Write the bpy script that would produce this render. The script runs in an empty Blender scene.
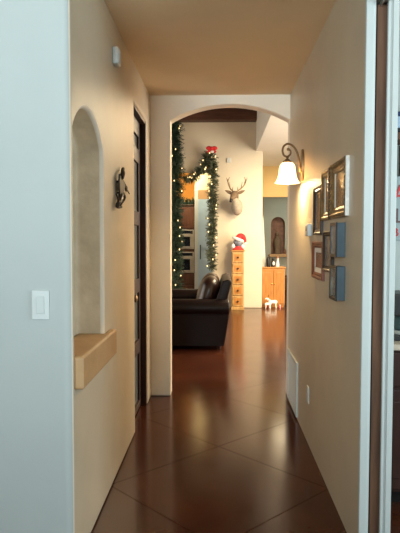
import bpy, bmesh, math, random
from mathutils import Vector, Matrix
PI = math.pi
random.seed(4)
sc = bpy.context.scene
COL = sc.collection

# ------------------------------------------------------------------ camera, world, lights, exposure
cam_d = bpy.data.cameras.new('camera')
cam = bpy.data.objects.new('camera', cam_d)
COL.objects.link(cam)
cam_d.sensor_fit = 'VERTICAL'
cam_d.sensor_height = 36.0
cam_d.lens = 557.0 / 533.0 * 36.0
cam_d.clip_start = 0.05
cam_d.clip_end = 100
YAW, PIT, ROL, CAMH = 0.034, 0.0475, 0.0012, 1.44
fw = Vector((-math.sin(YAW) * math.cos(PIT), math.cos(YAW) * math.cos(PIT), -math.sin(PIT)))
rt = Vector((math.cos(YAW), math.sin(YAW), 0))
up = rt.cross(fw)
r2 = rt * math.cos(ROL) + up * math.sin(ROL)
u2 = -rt * math.sin(ROL) + up * math.cos(ROL)
m = Matrix((r2, u2, -fw)).transposed().to_4x4()
m.translation = Vector((0, 0, CAMH))
cam.matrix_world = m
sc.camera = cam

w = bpy.data.worlds.new('world')
sc.world = w
w.use_nodes = True
w.node_tree.nodes['Background'].inputs[0].default_value = (0.75, 0.85, 1.0, 1)
w.node_tree.nodes['Background'].inputs[1].default_value = 0.3

vs = sc.view_settings
vs.view_transform = 'Standard'
vs.look = 'None'
vs.gamma = 1
vs.use_curve_mapping = False
vs.exposure = 0.9


def area(name, loc, direction, sx, sy, power, color):
    d = bpy.data.lights.new(name, 'AREA')
    d.shape = 'RECTANGLE'
    d.size, d.size_y = sx, sy
    d.energy = power
    d.color = color
    o = bpy.data.objects.new(name, d)
    o.location = loc
    o.rotation_euler = Vector(direction).to_track_quat('-Z', 'Y').to_euler()
    COL.objects.link(o)
    return o


# daylight through the windows of the room behind the camera, cool
area('daylight_near_window', (-1.2, -3.3, 2.1), (0.10, 1, 0.10), 1.6, 0.9, 40, (0.76, 0.92, 1.0)).data.spread = math.radians(80)
area('added_great_room_floor_fill', (1.7, 8.9, 3.28), (0, 0, -1), 0.9, 2.5, 185, (1.0, 0.76, 0.46))  # added unseen fill from above, brightens the great room floor
# daylight through the big windows of the great room
area('daylight_great_room_window', (-4.7, 8.3, 1.7), (1, 0.05, 0.05), 3.6, 2.6, 55, (1.0, 0.95, 0.88))
area('daylight_great_room_right', (3.8, 8.6, 1.9), (-1, 0.2, 0.0), 3.2, 2.4, 168, (1.0, 0.91, 0.77))
area('recessed_hall_lamp', (1.7, 12.9, 3.25), (0, 0, -1), 0.8, 0.8, 18, (1.0, 0.80, 0.50))
area('rear_room_lamp', (2.1, 15.6, 2.8), (0, 0.2, -1), 0.6, 0.6, 11, (0.92, 1.0, 0.88))
area('kitchen_lamp', (-1.0, 12.75, 3.2), (0, 0.35, -1), 1.0, 0.5, 34, (1.0, 0.84, 0.55))
area('daylight_study_window', (2.9, 1.2, 1.7), (-0.9, 1, 0.0), 1.4, 1.4, 42, (0.75, 0.92, 1.0))

# ------------------------------------------------------------------ materials
def mat(name, col, rough=0.6, metal=0.0, var=0.0, scale=6.0, bump=0.0, bscale=40.0, emit=None, estr=0.0,
        coat=0.0, trans=0.0, stretch=(1, 1, 1), col2=None, ior=1.45):
    M = bpy.data.materials.new(name)
    M.use_nodes = True
    N, L = M.node_tree.nodes, M.node_tree.links
    b = N['Principled BSDF']
    b.inputs['Roughness'].default_value = rough
    b.inputs['Metallic'].default_value = metal
    b.inputs['IOR'].default_value = ior
    b.inputs['Coat Weight'].default_value = coat
    b.inputs['Transmission Weight'].default_value = trans
    tc = N.new('ShaderNodeTexCoord')
    mp = N.new('ShaderNodeMapping')
    mp.inputs['Scale'].default_value = stretch
    L.new(tc.outputs['Object'], mp.inputs['Vector'])
    c = (*col, 1)
    if var > 0 or col2:
        nz = N.new('ShaderNodeTexNoise')
        nz.inputs['Scale'].default_value = scale
        nz.inputs['Detail'].default_value = 5
        L.new(mp.outputs['Vector'], nz.inputs['Vector'])
        rp = N.new('ShaderNodeValToRGB')
        rp.color_ramp.elements[0].position = 0.3
        rp.color_ramp.elements[1].position = 0.7
        a = col2 if col2 else tuple(max(0, v * (1 - var)) for v in col)
        z = col if col2 else tuple(min(1, v * (1 + var)) for v in col)
        rp.color_ramp.elements[0].color = (*a, 1)
        rp.color_ramp.elements[1].color = (*z, 1)
        L.new(nz.outputs['Fac'], rp.inputs['Fac'])
        L.new(rp.outputs['Color'], b.inputs['Base Color'])
    else:
        b.inputs['Base Color'].default_value = c
    if bump > 0:
        n2 = N.new('ShaderNodeTexNoise')
        n2.inputs['Scale'].default_value = bscale
        n2.inputs['Detail'].default_value = 4
        L.new(mp.outputs['Vector'], n2.inputs['Vector'])
        bp = N.new('ShaderNodeBump')
        bp.inputs['Strength'].default_value = bump
        bp.inputs['Distance'].default_value = 0.01
        L.new(n2.outputs['Fac'], bp.inputs['Height'])
        L.new(bp.outputs['Normal'], b.inputs['Normal'])
    if emit:
        b.inputs['Emission Color'].default_value = (*emit, 1)
        b.inputs['Emission Strength'].default_value = estr
    return M


def floor_mat():
    M = bpy.data.materials.new('stained_concrete')
    M.use_nodes = True
    N, L = M.node_tree.nodes, M.node_tree.links
    b = N['Principled BSDF']
    b.inputs['IOR'].default_value = 1.45
    tc = N.new('ShaderNodeTexCoord')
    sp = N.new('ShaderNodeSeparateXYZ')
    L.new(tc.outputs['Object'], sp.inputs[0])

    def mth(op, a, bb=None, cc=None):
        n = N.new('ShaderNodeMath')
        n.operation = op
        for i, v in enumerate((a, bb, cc)):
            if v is None:
                continue
            if isinstance(v, (int, float)):
                n.inputs[i].default_value = v
            else:
                L.new(v, n.inputs[i])
        return n.outputs[0]
    x, y = sp.outputs[0], sp.outputs[1]
    T, D0 = 1.278, 3.83

    def line(s):
        f = mth('FRACT', mth('DIVIDE', mth('SUBTRACT', s, D0 - 0.5 * T), T))
        d = mth('ABSOLUTE', mth('SUBTRACT', f, 0.5))
        return d
    d = mth('MINIMUM', line(mth('ADD', x, y)), line(mth('SUBTRACT', y, x)))
    groove = mth('SUBTRACT', 1.0, mth('SMOOTH_MIN', mth('DIVIDE', d, 0.012), 1.0, 0.2))
    n1 = N.new('ShaderNodeTexNoise'); n1.inputs['Scale'].default_value = 1.6; n1.inputs['Detail'].default_value = 7
    n1.inputs['Roughness'].default_value = 0.62
    L.new(tc.outputs['Object'], n1.inputs['Vector'])
    rp = N.new('ShaderNodeValToRGB')
    rp.color_ramp.elements[0].position = 0.3; rp.color_ramp.elements[0].color = (0.036, 0.0100, 0.0050, 1)
    rp.color_ramp.elements[1].position = 0.72; rp.color_ramp.elements[1].color = (0.074, 0.0215, 0.0090, 1)
    L.new(n1.outputs['Fac'], rp.inputs['Fac'])
    mx = N.new('ShaderNodeMixRGB')
    mx.inputs[2].default_value = (0.022, 0.010, 0.007, 1)
    L.new(mth('MULTIPLY', groove, 0.6), mx.inputs[0])
    L.new(rp.outputs['Color'], mx.inputs[1])
    L.new(mx.outputs[0], b.inputs['Base Color'])
    L.new(mth('MULTIPLY', mth('SUBTRACT', 1.0, mth('MULTIPLY', groove, 0.7)), 0.34), b.inputs['Specular IOR Level'])
    n2 = N.new('ShaderNodeTexNoise'); n2.inputs['Scale'].default_value = 3; n2.inputs['Detail'].default_value = 2
    L.new(tc.outputs['Object'], n2.inputs['Vector'])
    rr = N.new('ShaderNodeMapRange')
    rr.inputs[3].default_value = 0.11; rr.inputs[4].default_value = 0.22
    L.new(n2.outputs['Fac'], rr.inputs[0])
    L.new(rr.outputs[0], b.inputs['Roughness'])
    bp = N.new('ShaderNodeBump'); bp.inputs['Strength'].default_value = 0.12; bp.inputs['Distance'].default_value = 0.006
    hh = mth('MULTIPLY', n2.outputs['Fac'], 0.5)
    L.new(hh, bp.inputs['Height'])
    L.new(bp.outputs['Normal'], b.inputs['Normal'])
    return M


def plank_mat(name, c1, c2, axis, width, rough=0.5):
    """boards of the given width laid side by side along axis, in object space"""
    M = bpy.data.materials.new(name)
    M.use_nodes = True
    N, L = M.node_tree.nodes, M.node_tree.links
    b = N['Principled BSDF']; b.inputs['Roughness'].default_value = rough
    tc = N.new('ShaderNodeTexCoord')
    mp = N.new('ShaderNodeMapping')
    s = [1.2, 1.2, 1.2]
    s[axis] = 14
    mp.inputs['Scale'].default_value = s
    L.new(tc.outputs['Object'], mp.inputs['Vector'])
    nz = N.new('ShaderNodeTexNoise'); nz.inputs['Scale'].default_value = 1.5; nz.inputs['Detail'].default_value = 6
    L.new(mp.outputs['Vector'], nz.inputs['Vector'])
    rp = N.new('ShaderNodeValToRGB')
    rp.color_ramp.elements[0].position = 0.3; rp.color_ramp.elements[0].color = (*c1, 1)
    rp.color_ramp.elements[1].position = 0.7; rp.color_ramp.elements[1].color = (*c2, 1)
    L.new(nz.outputs['Fac'], rp.inputs['Fac'])
    sp = N.new('ShaderNodeSeparateXYZ'); L.new(tc.outputs['Object'], sp.inputs[0])
    f = N.new('ShaderNodeMath'); f.operation = 'PINGPONG'; f.inputs[1].default_value = width / 2
    L.new(sp.outputs[axis], f.inputs[0])
    g = N.new('ShaderNodeMapRange'); g.inputs[1].default_value = 0.0; g.inputs[2].default_value = 0.006
    L.new(f.outputs[0], g.inputs[0])
    bp = N.new('ShaderNodeBump'); bp.inputs['Strength'].default_value = 0.5; bp.inputs['Distance'].default_value = 0.006
    L.new(g.outputs[0], bp.inputs['Height']); L.new(bp.outputs['Normal'], b.inputs['Normal'])
    L.new(rp.outputs['Color'], b.inputs['Base Color'])
    return M


PLASTER = mat('tan_plaster', (0.56, 0.475, 0.355), 0.46, var=0.045, scale=3.0, bump=0.12, bscale=12)
NICHE = mat('mottled_niche_plaster', (0.74, 0.62, 0.45), 0.8, col2=(0.58, 0.47, 0.33), scale=9, bump=0.3, bscale=30)
PALEWALL = mat('pale_wall_paint', (0.44, 0.475, 0.455), 0.75, var=0.02, scale=3.0, bump=0.12, bscale=14)
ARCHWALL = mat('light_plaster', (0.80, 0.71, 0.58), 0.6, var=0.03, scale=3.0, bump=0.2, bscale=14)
CREAM = mat('cream_plaster', (0.67, 0.595, 0.455), 0.8, var=0.03, scale=2.5, bump=0.12, bscale=12)
CEIL = mat('ceiling_paint', (0.76, 0.61, 0.41), 0.85, var=0.02, scale=3, bump=0.12, bscale=30)
WHITECEIL = mat('pale_ceiling_paint', (0.80, 0.77, 0.68), 0.85, var=0.02, scale=3)
GREYGREEN = mat('grey_green_paint', (0.36, 0.37, 0.31), 0.8, var=0.04, scale=3)
ORANGE = mat('orange_paint', (0.52, 0.22, 0.022), 0.7, var=0.05, scale=4)
YELLOW = mat('pale_yellow_paint', (0.82, 0.70, 0.42), 0.8, var=0.03, scale=3)
TANHEAD = mat('golden_tan_paint', (0.62, 0.44, 0.19), 0.8, var=0.03, scale=3)
COOLGREY = mat('cool_grey_paint', (0.40, 0.44, 0.42), 0.8, var=0.03, scale=3)
FLOOR = floor_mat()
WHITE = mat('white_paint', (0.55, 0.585, 0.56), 0.45, var=0.02, scale=8)
PLASTIC = mat('white_plastic', (0.60, 0.63, 0.61), 0.35, var=0.01)
DARKPL = mat('dark_plastic', (0.02, 0.02, 0.02), 0.4)
SILL = mat('sandstone_sill', (0.50, 0.31, 0.15), 0.6, col2=(0.41, 0.24, 0.11), scale=5, bump=0.15, bscale=60)
WALNUT = mat('dark_walnut', (0.040, 0.017, 0.013), 0.4, var=0.35, scale=3, stretch=(9, 9, 0.8))
DOORWOOD = mat('brown_door_wood', (0.115, 0.052, 0.025), 0.7, var=0.35, scale=3, stretch=(10, 10, 0.9))
CEILWOOD = plank_mat('ceiling_boards', (0.030, 0.012, 0.007), (0.055, 0.021, 0.011), 0, 0.14)
BEAMWOOD = mat('beam_wood', (0.085, 0.032, 0.017), 0.55, var=0.3, scale=3, stretch=(0.8, 8, 8))
PINE = mat('knotty_pine', (0.45, 0.265, 0.09), 0.4, var=0.25, scale=4, stretch=(5, 5, 1))
PINED = mat('honey_pine', (0.44, 0.185, 0.04), 0.4, var=0.2, scale=4, stretch=(6, 6, 1))
CHERRY = mat('brown_cabinet_wood', (0.085, 0.034, 0.019), 0.4, var=0.3, scale=3, stretch=(8, 8, 1))
LEATHER = mat('dark_brown_leather', (0.0075, 0.0035, 0.0035), 0.40, var=0.3, scale=5, bump=0.15, bscale=35, ior=1.24)
LEATHER2 = mat('brown_cushion_leather', (0.018, 0.008, 0.006), 0.28, var=0.3, scale=4, bump=0.2, bscale=9, ior=1.4)
IRON = mat('dark_iron', (0.045, 0.035, 0.028), 0.5, 0.5, var=0.3, scale=20)
BRONZE = mat('bronze_metal', (0.26, 0.16, 0.075), 0.4, 0.75, var=0.25, scale=25)
BRASS = mat('brass', (0.78, 0.48, 0.12), 0.22, 1.0)
STEEL = mat('stainless_steel', (0.55, 0.52, 0.46), 0.3, 0.9, var=0.05)
BLACKGLASS = mat('black_glass', (0.01, 0.012, 0.02), 0.08, coat=0.5)
GOLD = mat('antique_gold_frame', (0.27, 0.18, 0.085), 0.35, 0.65, var=0.4, scale=30, bump=0.3, bscale=90)
SILVERSIDE = mat('silver_leaf_edge', (0.72, 0.70, 0.64), 0.4, 0.25, var=0.15, scale=40)
DKFRAME = mat('dark_wood_frame', (0.040, 0.022, 0.014), 0.35, var=0.3, scale=12)
REDFRAME = mat('red_brown_frame', (0.20, 0.062, 0.032), 0.4, var=0.25, scale=14)
MATTE = mat('white_mat_board', (0.80, 0.78, 0.72), 0.8)
BLUESIDE = mat('slate_blue_canvas', (0.065, 0.098, 0.122), 0.5, var=0.15, scale=14)
PINEEDLE = mat('pine_needles', (0.022, 0.045, 0.024), 0.55, var=0.5, scale=14)
PINEEDLE2 = mat('dusty_pine_needles', (0.075, 0.090, 0.050), 0.55, var=0.5, scale=16)
BULB = mat('warm_bulb', (1, 0.8, 0.5), 0.4, emit=(1.0, 0.66, 0.28), estr=1.25)
REDCLOTH = mat('red_felt', (0.62, 0.03, 0.03), 0.85, var=0.15, scale=12)
FLUFF = mat('white_fluff', (0.85, 0.82, 0.78), 0.95, bump=0.6, bscale=120)
SHADE = mat('alabaster_glass', (0.95, 0.88, 0.72), 0.35, emit=(1.0, 0.80, 0.48), estr=2.6)
BLUEDOOR = mat('pale_blue_door', (0.43, 0.58, 0.70), 0.4, var=0.05)  # one even pale blue for the whole pantry door
FROST = mat('grey_blue_frosted_glass', (0.16, 0.18, 0.185), 0.3, trans=0.3, var=0.05)
DEERBROWN = mat('deer_brown_fur', (0.17, 0.115, 0.07), 0.9, var=0.25, scale=30, bump=0.4, bscale=90)
DEERPALE = mat('deer_pale_fur', (0.40, 0.345, 0.27), 0.9, var=0.15, scale=25, bump=0.4, bscale=90)
ANTLER = mat('antler', (0.25, 0.17, 0.09), 0.6, var=0.3, scale=20)
BLACK = mat('black', (0.012, 0.01, 0.01), 0.35)
GLOBE = mat('smoky_globe_glass', (0.16, 0.17, 0.21), 0.12, coat=0.6, var=0.35, scale=10)
TEALGLASS = mat('teal_glass', (0.08, 0.16, 0.17), 0.08, trans=0.4)
TERRACOTTA = mat('terracotta', (0.20, 0.09, 0.05), 0.6, var=0.3, scale=10)
COUNTER = mat('beige_counter', (0.50, 0.42, 0.33), 0.4, var=0.1, scale=20)
NAVY = mat('navy_cloth', (0.03, 0.05, 0.13), 0.8, var=0.2, scale=20)
PALEBLUE = mat('pale_blue_cloth', (0.38, 0.50, 0.62), 0.85, var=0.1, scale=20)
SIGNRED = mat('sign_red', (0.50, 0.03, 0.03), 0.5)
SIGNDARK = mat('sign_dark', (0.10, 0.05, 0.05), 0.5)
SIGNBOARD = mat('sign_board', (0.30, 0.36, 0.36), 0.6, var=0.05)
VENTDARK = mat('vent_filter', (0.30, 0.33, 0.34), 0.8)
WARMLED = mat('warm_white_figure', (0.85, 0.80, 0.68), 0.6, emit=(1.0, 0.82, 0.55), estr=0.25)


def shade_glass(M):
    N, L = M.node_tree.nodes, M.node_tree.links
    b = N['Principled BSDF']
    tr = N.new('ShaderNodeBsdfTranslucent'); tr.inputs[0].default_value = (1.0, 0.86, 0.62, 1)
    mx = N.new('ShaderNodeMixShader'); mx.inputs[0].default_value = 0.7
    L.new(b.outputs[0], mx.inputs[1]); L.new(tr.outputs[0], mx.inputs[2])
    L.new(mx.outputs[0], N['Material Output'].inputs['Surface'])
shade_glass(SHADE)


def art(name, cols, scale, seed):
    M = bpy.data.materials.new(name)
    M.use_nodes = True
    N, L = M.node_tree.nodes, M.node_tree.links
    b = N['Principled BSDF']; b.inputs['Roughness'].default_value = 0.25
    tc = N.new('ShaderNodeTexCoord'); mp = N.new('ShaderNodeMapping')
    mp.inputs['Location'].default_value = (seed, seed * 2.3, seed * 0.7)
    L.new(tc.outputs['Object'], mp.inputs['Vector'])
    nz = N.new('ShaderNodeTexNoise'); nz.inputs['Scale'].default_value = scale; nz.inputs['Detail'].default_value = 3
    L.new(mp.outputs['Vector'], nz.inputs['Vector'])
    rp = N.new('ShaderNodeValToRGB')
    el = rp.color_ramp.elements
    while len(el) < len(cols):
        el.new(0.5)
    for i, c in enumerate(cols):
        el[i].position = 0.3 + 0.4 * i / (len(cols) - 1)
        el[i].color = (*c, 1)
    L.new(nz.outputs['Fac'], rp.inputs['Fac']); L.new(rp.outputs['Color'], b.inputs['Base Color'])
    return M


ART_WARM = art('sepia_print', [(0.05, 0.025, 0.012), (0.22, 0.11, 0.045), (0.30, 0.18, 0.08)], 9, 1)
ART_SEPIA = art('brown_print', [(0.05, 0.03, 0.02), (0.25, 0.16, 0.08), (0.14, 0.07, 0.04)], 11, 3)
ART_GREY = art('grey_photo', [(0.03, 0.03, 0.035), (0.16, 0.14, 0.13), (0.38, 0.34, 0.31)], 10, 5)
ART_RED = art('ruddy_photo', [(0.04, 0.02, 0.02), (0.20, 0.06, 0.045), (0.22, 0.19, 0.18)], 10, 7)
ART_BLUE = art('bluish_photo', [(0.03, 0.04, 0.05), (0.14, 0.19, 0.23), (0.30, 0.34, 0.35)], 8, 9)
ART_DUSK = art('dusky_photo', [(0.02, 0.03, 0.045), (0.09, 0.13, 0.16), (0.45, 0.62, 0.66)], 7, 13)

# ------------------------------------------------------------------ mesh helpers
ORG = {}


def origin(p):
    return ORG.get(p.name, Vector((0, 0, 0))) if p else Vector((0, 0, 0))


def thing(name, label, cat, loc, group=None):
    o = bpy.data.objects.new(name, None)
    o.empty_display_size = 0.1
    COL.objects.link(o)
    o.location = loc
    ORG[o.name] = Vector(loc)
    o['label'] = label
    o['category'] = cat
    if group:
        o['group'] = group
    return o


def tag(o, label, cat, group=None):
    o['label'] = label
    o['category'] = cat
    if group:
        o['group'] = group
    return o


def obj(name, bm, material, parent=None, smooth=False, label=None, base=None):
    """world-space bmesh -> one mesh object (under parent, or with its origin at base)"""
    me = bpy.data.meshes.new(name)
    bmesh.ops.recalc_face_normals(bm, faces=bm.faces)
    bm.to_mesh(me)
    bm.free()
    for mm in (material if isinstance(material, (list, tuple)) else [material]):
        me.materials.append(mm)
    o = bpy.data.objects.new(name, me)
    COL.objects.link(o)
    off = origin(parent) if parent else (Vector(base) if base else Vector((0, 0, 0)))
    if off.length:
        me.transform(Matrix.Translation(-off))
    if parent:
        o.parent = parent
        ORG[o.name] = off
    elif base:
        o.location = base
        ORG[o.name] = off
    if smooth:
        for p in me.polygons:
            p.use_smooth = True
        if smooth != 'all':
            try:
                me.set_sharp_from_angle(angle=math.radians(40))
            except Exception:
                pass
    if label:
        o['label'] = label
    return o


def struct(name, bm, material, parent=None, smooth=False):
    o = obj(name, bm, material, parent, smooth)
    if not parent:
        o['kind'] = 'structure'
    return o


def box(bm, x0, x1, y0, y1, z0, z1, bev=0.0, seg=2):
    vs_ = [bm.verts.new((x, y, z)) for x in (x0, x1) for y in (y0, y1) for z in (z0, z1)]
    F = [(0, 1, 3, 2), (4, 6, 7, 5), (0, 4, 5, 1), (2, 3, 7, 6), (0, 2, 6, 4), (1, 5, 7, 3)]
    fs = [bm.faces.new([vs_[i] for i in f]) for f in F]
    bmesh.ops.recalc_face_normals(bm, faces=fs)
    if bev > 0:
        es = list({e for f in fs for e in f.edges})
        bmesh.ops.bevel(bm, geom=es, offset=bev, segments=seg, affect='EDGES', profile=0.5)
    return bm


def B(*a, **k):
    return box(bmesh.new(), *a, **k)


def prism(bm, pts, axis, a, b, bev=0.0, seg=2):
    """2-D outline extruded along axis (0=x: pts are (y,z); 1=y: (x,z); 2=z: (x,y))"""
    def mk(p, v):
        return (v, p[0], p[1]) if axis == 0 else (p[0], v, p[1]) if axis == 1 else (p[0], p[1], v)
    A = [bm.verts.new(mk(p, a)) for p in pts]
    Z = [bm.verts.new(mk(p, b)) for p in pts]
    n = len(pts)
    fs = [bm.faces.new(A), bm.faces.new(Z[::-1])]
    for i in range(n):
        fs.append(bm.faces.new((A[i], Z[i], Z[(i + 1) % n], A[(i + 1) % n])))
    bmesh.ops.recalc_face_normals(bm, faces=fs)
    if bev > 0:
        es = list({e for f in fs[:2] for e in f.edges})
        bmesh.ops.bevel(bm, geom=es, offset=bev, segments=seg, affect='EDGES', profile=0.5)
    return bm


def lathe(bm, prof, c, n=24, axis='Z', cap=True):
    rings = []
    for r, h in prof:
        ring = []
        for i in range(n):
            t = 2 * PI * i / n
            a, b_ = r * math.cos(t), r * math.sin(t)
            v = (a, b_, h) if axis == 'Z' else (a, h, b_) if axis == 'Y' else (h, a, b_)
            ring.append(bm.verts.new(Vector(c) + Vector(v)))
        rings.append(ring)
    for k in range(len(rings) - 1):
        for i in range(n):
            j = (i + 1) % n
            bm.faces.new((rings[k][i], rings[k][j], rings[k + 1][j], rings[k + 1][i]))
    if cap:
        bm.faces.new(rings[0])
        bm.faces.new(rings[-1][::-1])
    return bm


def catmull(pts, sub=6):
    P = [Vector(p) for p in pts]
    out = []
    for i in range(len(P) - 1):
        p0, p1, p2, p3 = P[max(i - 1, 0)], P[i], P[i + 1], P[min(i + 2, len(P) - 1)]
        for k in range(sub):
            t = k / sub
            out.append(0.5 * ((2 * p1) + (p2 - p0) * t + (2 * p0 - 5 * p1 + 4 * p2 - p3) * t * t + (-p0 + 3 * p1 - 3 * p2 + p3) * t ** 3))
    out.append(P[-1])
    return out


def tube(bm, pts, r, n=8, r1=None):
    """round bar along points; r may taper to r1, or be a list"""
    P = [Vector(p) for p in pts]
    m_ = len(P)
    rings = []
    prev = None
    for i, p in enumerate(P):
        t = (P[min(i + 1, m_ - 1)] - P[max(i - 1, 0)]).normalized()
        if prev is None:
            a = Vector((0, 0, 1)) if abs(t.z) < 0.9 else Vector((1, 0, 0))
            u = t.cross(a).normalized()
        else:
            u = (prev - t * prev.dot(t)).normalized()
        prev = u
        v = t.cross(u)
        rr = r[i] if isinstance(r, (list, tuple)) else (r if r1 is None else r + (r1 - r) * i / (m_ - 1))
        rings.append([bm.verts.new(p + (u * math.cos(2 * PI * k / n) + v * math.sin(2 * PI * k / n)) * rr) for k in range(n)])
    for a, b_ in zip(rings, rings[1:]):
        for k in range(n):
            bm.faces.new((a[k], a[(k + 1) % n], b_[(k + 1) % n], b_[k]))
    bm.faces.new(rings[0][::-1])
    bm.faces.new(rings[-1])
    return bm


def ball(bm, c, r, sx=1, sy=1, sz=1, u=16, v=10):
    M = Matrix.Translation(c) @ Matrix.Diagonal((r * sx, r * sy, r * sz, 1))
    bmesh.ops.create_uvsphere(bm, u_segments=u, v_segments=v, radius=1, matrix=M)
    return bm


def loft(bm, secs, n=20, power=2.0):
    """secs: (centre, half_u, half_v, U, V) rings of superellipses"""
    rings = []
    for c, a, b_, U, V in secs:
        ring = []
        for i in range(n):
            t = 2 * PI * i / n
            ct, st = math.cos(t), math.sin(t)
            x = math.copysign(abs(ct) ** (2 / power), ct) * a
            y = math.copysign(abs(st) ** (2 / power), st) * b_
            ring.append(bm.verts.new(Vector(c) + Vector(U) * x + Vector(V) * y))
        rings.append(ring)
    for a, b_ in zip(rings, rings[1:]):
        for k in range(n):
            bm.faces.new((a[k], a[(k + 1) % n], b_[(k + 1) % n], b_[k]))
    bm.faces.new(rings[0][::-1])
    bm.faces.new(rings[-1])
    return bm


def carve(o, cutters, bevel=0.0, ang=40):
    """subtract cutter meshes from o, then round the edges, and bake the result into its mesh"""
    objs = []
    for c in cutters:
        me = bpy.data.meshes.new('cut')
        bmesh.ops.recalc_face_normals(c, faces=c.faces)
        c.to_mesh(me)
        c.free()
        q = bpy.data.objects.new('cut', me)
        COL.objects.link(q)
        md = o.modifiers.new('b', 'BOOLEAN')
        md.operation = 'DIFFERENCE'
        md.solver = 'EXACT'
        md.object = q
        objs.append(q)
    if bevel:
        md = o.modifiers.new('v', 'BEVEL')
        md.width = bevel
        md.segments = 4
        md.limit_method = 'ANGLE'
        md.angle_limit = math.radians(ang)
    dg = bpy.context.evaluated_depsgraph_get()
    dg.update()
    new = bpy.data.meshes.new_from_object(o.evaluated_get(dg))
    o.modifiers.clear()
    old = o.data
    o.data = new
    bpy.data.meshes.remove(old)
    for q in objs:
        bpy.data.objects.remove(q)
    for p in new.polygons:
        p.use_smooth = True
    try:
        new.set_sharp_from_angle(angle=math.radians(38))
    except Exception:
        pass
    return o


def arc_top(x0, x1, spring, rise, n=20):
    """points along a segmental arch from x1 to x0"""
    h = (x1 - x0) / 2
    R = (h * h + rise * rise) / (2 * rise)
    a0 = math.asin(h / R)
    return [((x0 + x1) / 2 + R * math.sin(a0 - 2 * a0 * i / n), spring + rise - R + R * math.cos(a0 - 2 * a0 * i / n)) for i in range(n + 1)]


# ------------------------------------------------------------------ the setting
XL, XR, DA, HC = -0.62, 0.634, 5.07, 2.74
AT = 0.15                                     # thickness of the arch wall
struct('floor', B(-5.2, 4.2, -3.6, 17.4, -0.12, 0.0), FLOOR)

# left wall: the wall facing the camera and the hall wall, one rounded corner, a niche and a door opening
R = 0.035
pl = [(-3.6, 2.31), (XL - R, 2.31)] + [(XL - R + R * math.sin(t), 2.31 + R - R * math.cos(t)) for t in [PI / 2 * i / 6 for i in range(1, 7)]] + \
     [(XL, DA), (-0.84, DA), (-0.84, 2.52), (-3.6, 2.52)]
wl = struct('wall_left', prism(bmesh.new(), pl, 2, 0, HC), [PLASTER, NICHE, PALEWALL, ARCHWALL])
ny0, ny1 = 2.368, 2.972
npts = [(ny0, 0.80), (ny1, 0.80)] + arc_top(ny0, ny1, 1.915, 0.14)
dpts = [(4.08, -0.1), (4.80, -0.1), (4.80, 2.45), (4.08, 2.45)]
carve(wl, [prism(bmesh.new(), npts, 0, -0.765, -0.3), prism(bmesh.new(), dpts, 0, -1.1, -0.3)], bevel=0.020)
for p in wl.data.polygons:
    c = p.center
    if c.x < -0.642 and ny0 - 0.01 < c.y < ny1 + 0.01 and 0.7 < c.z < 2.1:
        p.material_index = 1
    elif c.y < 2.335 and c.x < -0.625 and abs(p.normal.y) > 0.4:
        p.material_index = 2
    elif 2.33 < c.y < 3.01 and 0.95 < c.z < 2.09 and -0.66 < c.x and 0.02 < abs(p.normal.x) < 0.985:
        p.material_index = 3  # lit rim of the niche put into the colour with the lighter plaster

# right wall with the slot of the sliding door
wr = struct('wall_right', B(XR, 0.768, 2.49, DA, 0, HC), PLASTER)
carve(wr, [B(0.674, 0.7245, 2.3, 3.5, -0.1, 2.482)], bevel=0.0)
struct('wall_above_doorway', B(XR, 0.768, 1.3, 2.49, 2.482, HC), PLASTER)
struct('wall_right_near', B(XR, 0.768, -3.6, 1.3, 0, HC), PLASTER)
struct('wall_back', B(-3.6, 4.2, -3.75, -3.6, 0, HC), PLASTER)
struct('wall_near_left', B(-3.75, -3.6, -3.75, 2.52, 0, HC), PLASTER)
struct('ceiling_hall', B(-3.75, 0.768, -3.75, DA, HC, HC + 0.1), CEIL)

# arch wall
aw = [(-5.0, 0), (-0.442, 0), (-0.442, 2.515)] + arc_top(-0.442, XR, 2.515, 0.143, 28)[::-1][1:-1] + \
     [(XR, 2.515), (XR, 0), (3.9, 0), (3.9, 4.2), (-5.0, 4.2)]
wa = struct('wall_arch', prism(bmesh.new(), aw, 1, DA, DA + AT), ARCHWALL)
carve(wa, [], bevel=0.012, ang=30)

# great room
GY = 11.80
struct('wall_great_room_left', B(-5.15, -5.0, DA, 15.2, 0, 4.2), CREAM)
struct('wall_great_room_right', B(4.0, 4.15, DA, 17.2, 0, 4.2), CREAM)
gw = [(-5.0, 0), (-1.75, 0), (-1.75, 2.86), (-0.13, 2.86), (-0.13, 0), (0.912, 0), (0.912, 4.2), (-5.0, 4.2)]
wg = struct('wall_far', prism(bmesh.new(), gw, 1, GY, GY + 0.15), CREAM)
carve(wg, [], bevel=0.015, ang=30)
struct('ceiling_boards', B(-5.0, 0.77, DA + AT, GY, 4.15, 4.25), CEILWOOD)
struct('ceiling_beam', B(-5.0, 0.77, 11.56, GY, 3.90, 4.15, 0.012), BEAMWOOD)
struct('ceiling_lowered', B(0.77, 4.0, DA + AT, 14.2, 3.30, 4.25), WHITECEIL)
struct('wall_passage_header', B(0.4, 4.0, 14.2, 14.35, 2.53, 4.2), TANHEAD)
struct('wall_passage_left', B(0.42, 0.56, 11.95, 17.0, 0, 3.4), CREAM)
struct('ceiling_rear', B(0.4, 4.0, 14.35, 17.2, 2.85, 2.95), WHITECEIL)
wv = struct('wall_rear', B(0.4, 4.0, 17.0, 17.4, 0, 2.9), [GREYGREEN, TERRACOTTA])
carve(wv, [prism(bmesh.new(), [(1.575, 1.02), (1.995, 1.02)] + arc_top(1.575, 1.995, 1.94, 0.20), 1, 16.8, 17.22)], bevel=0.01)
for p in wv.data.polygons:
    c = p.center
    if c.y > 17.015 and 1.5 < c.x < 2.1 and 0.95 < c.z < 2.3 and c.y < 17.35:
        p.material_index = 1

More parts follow.
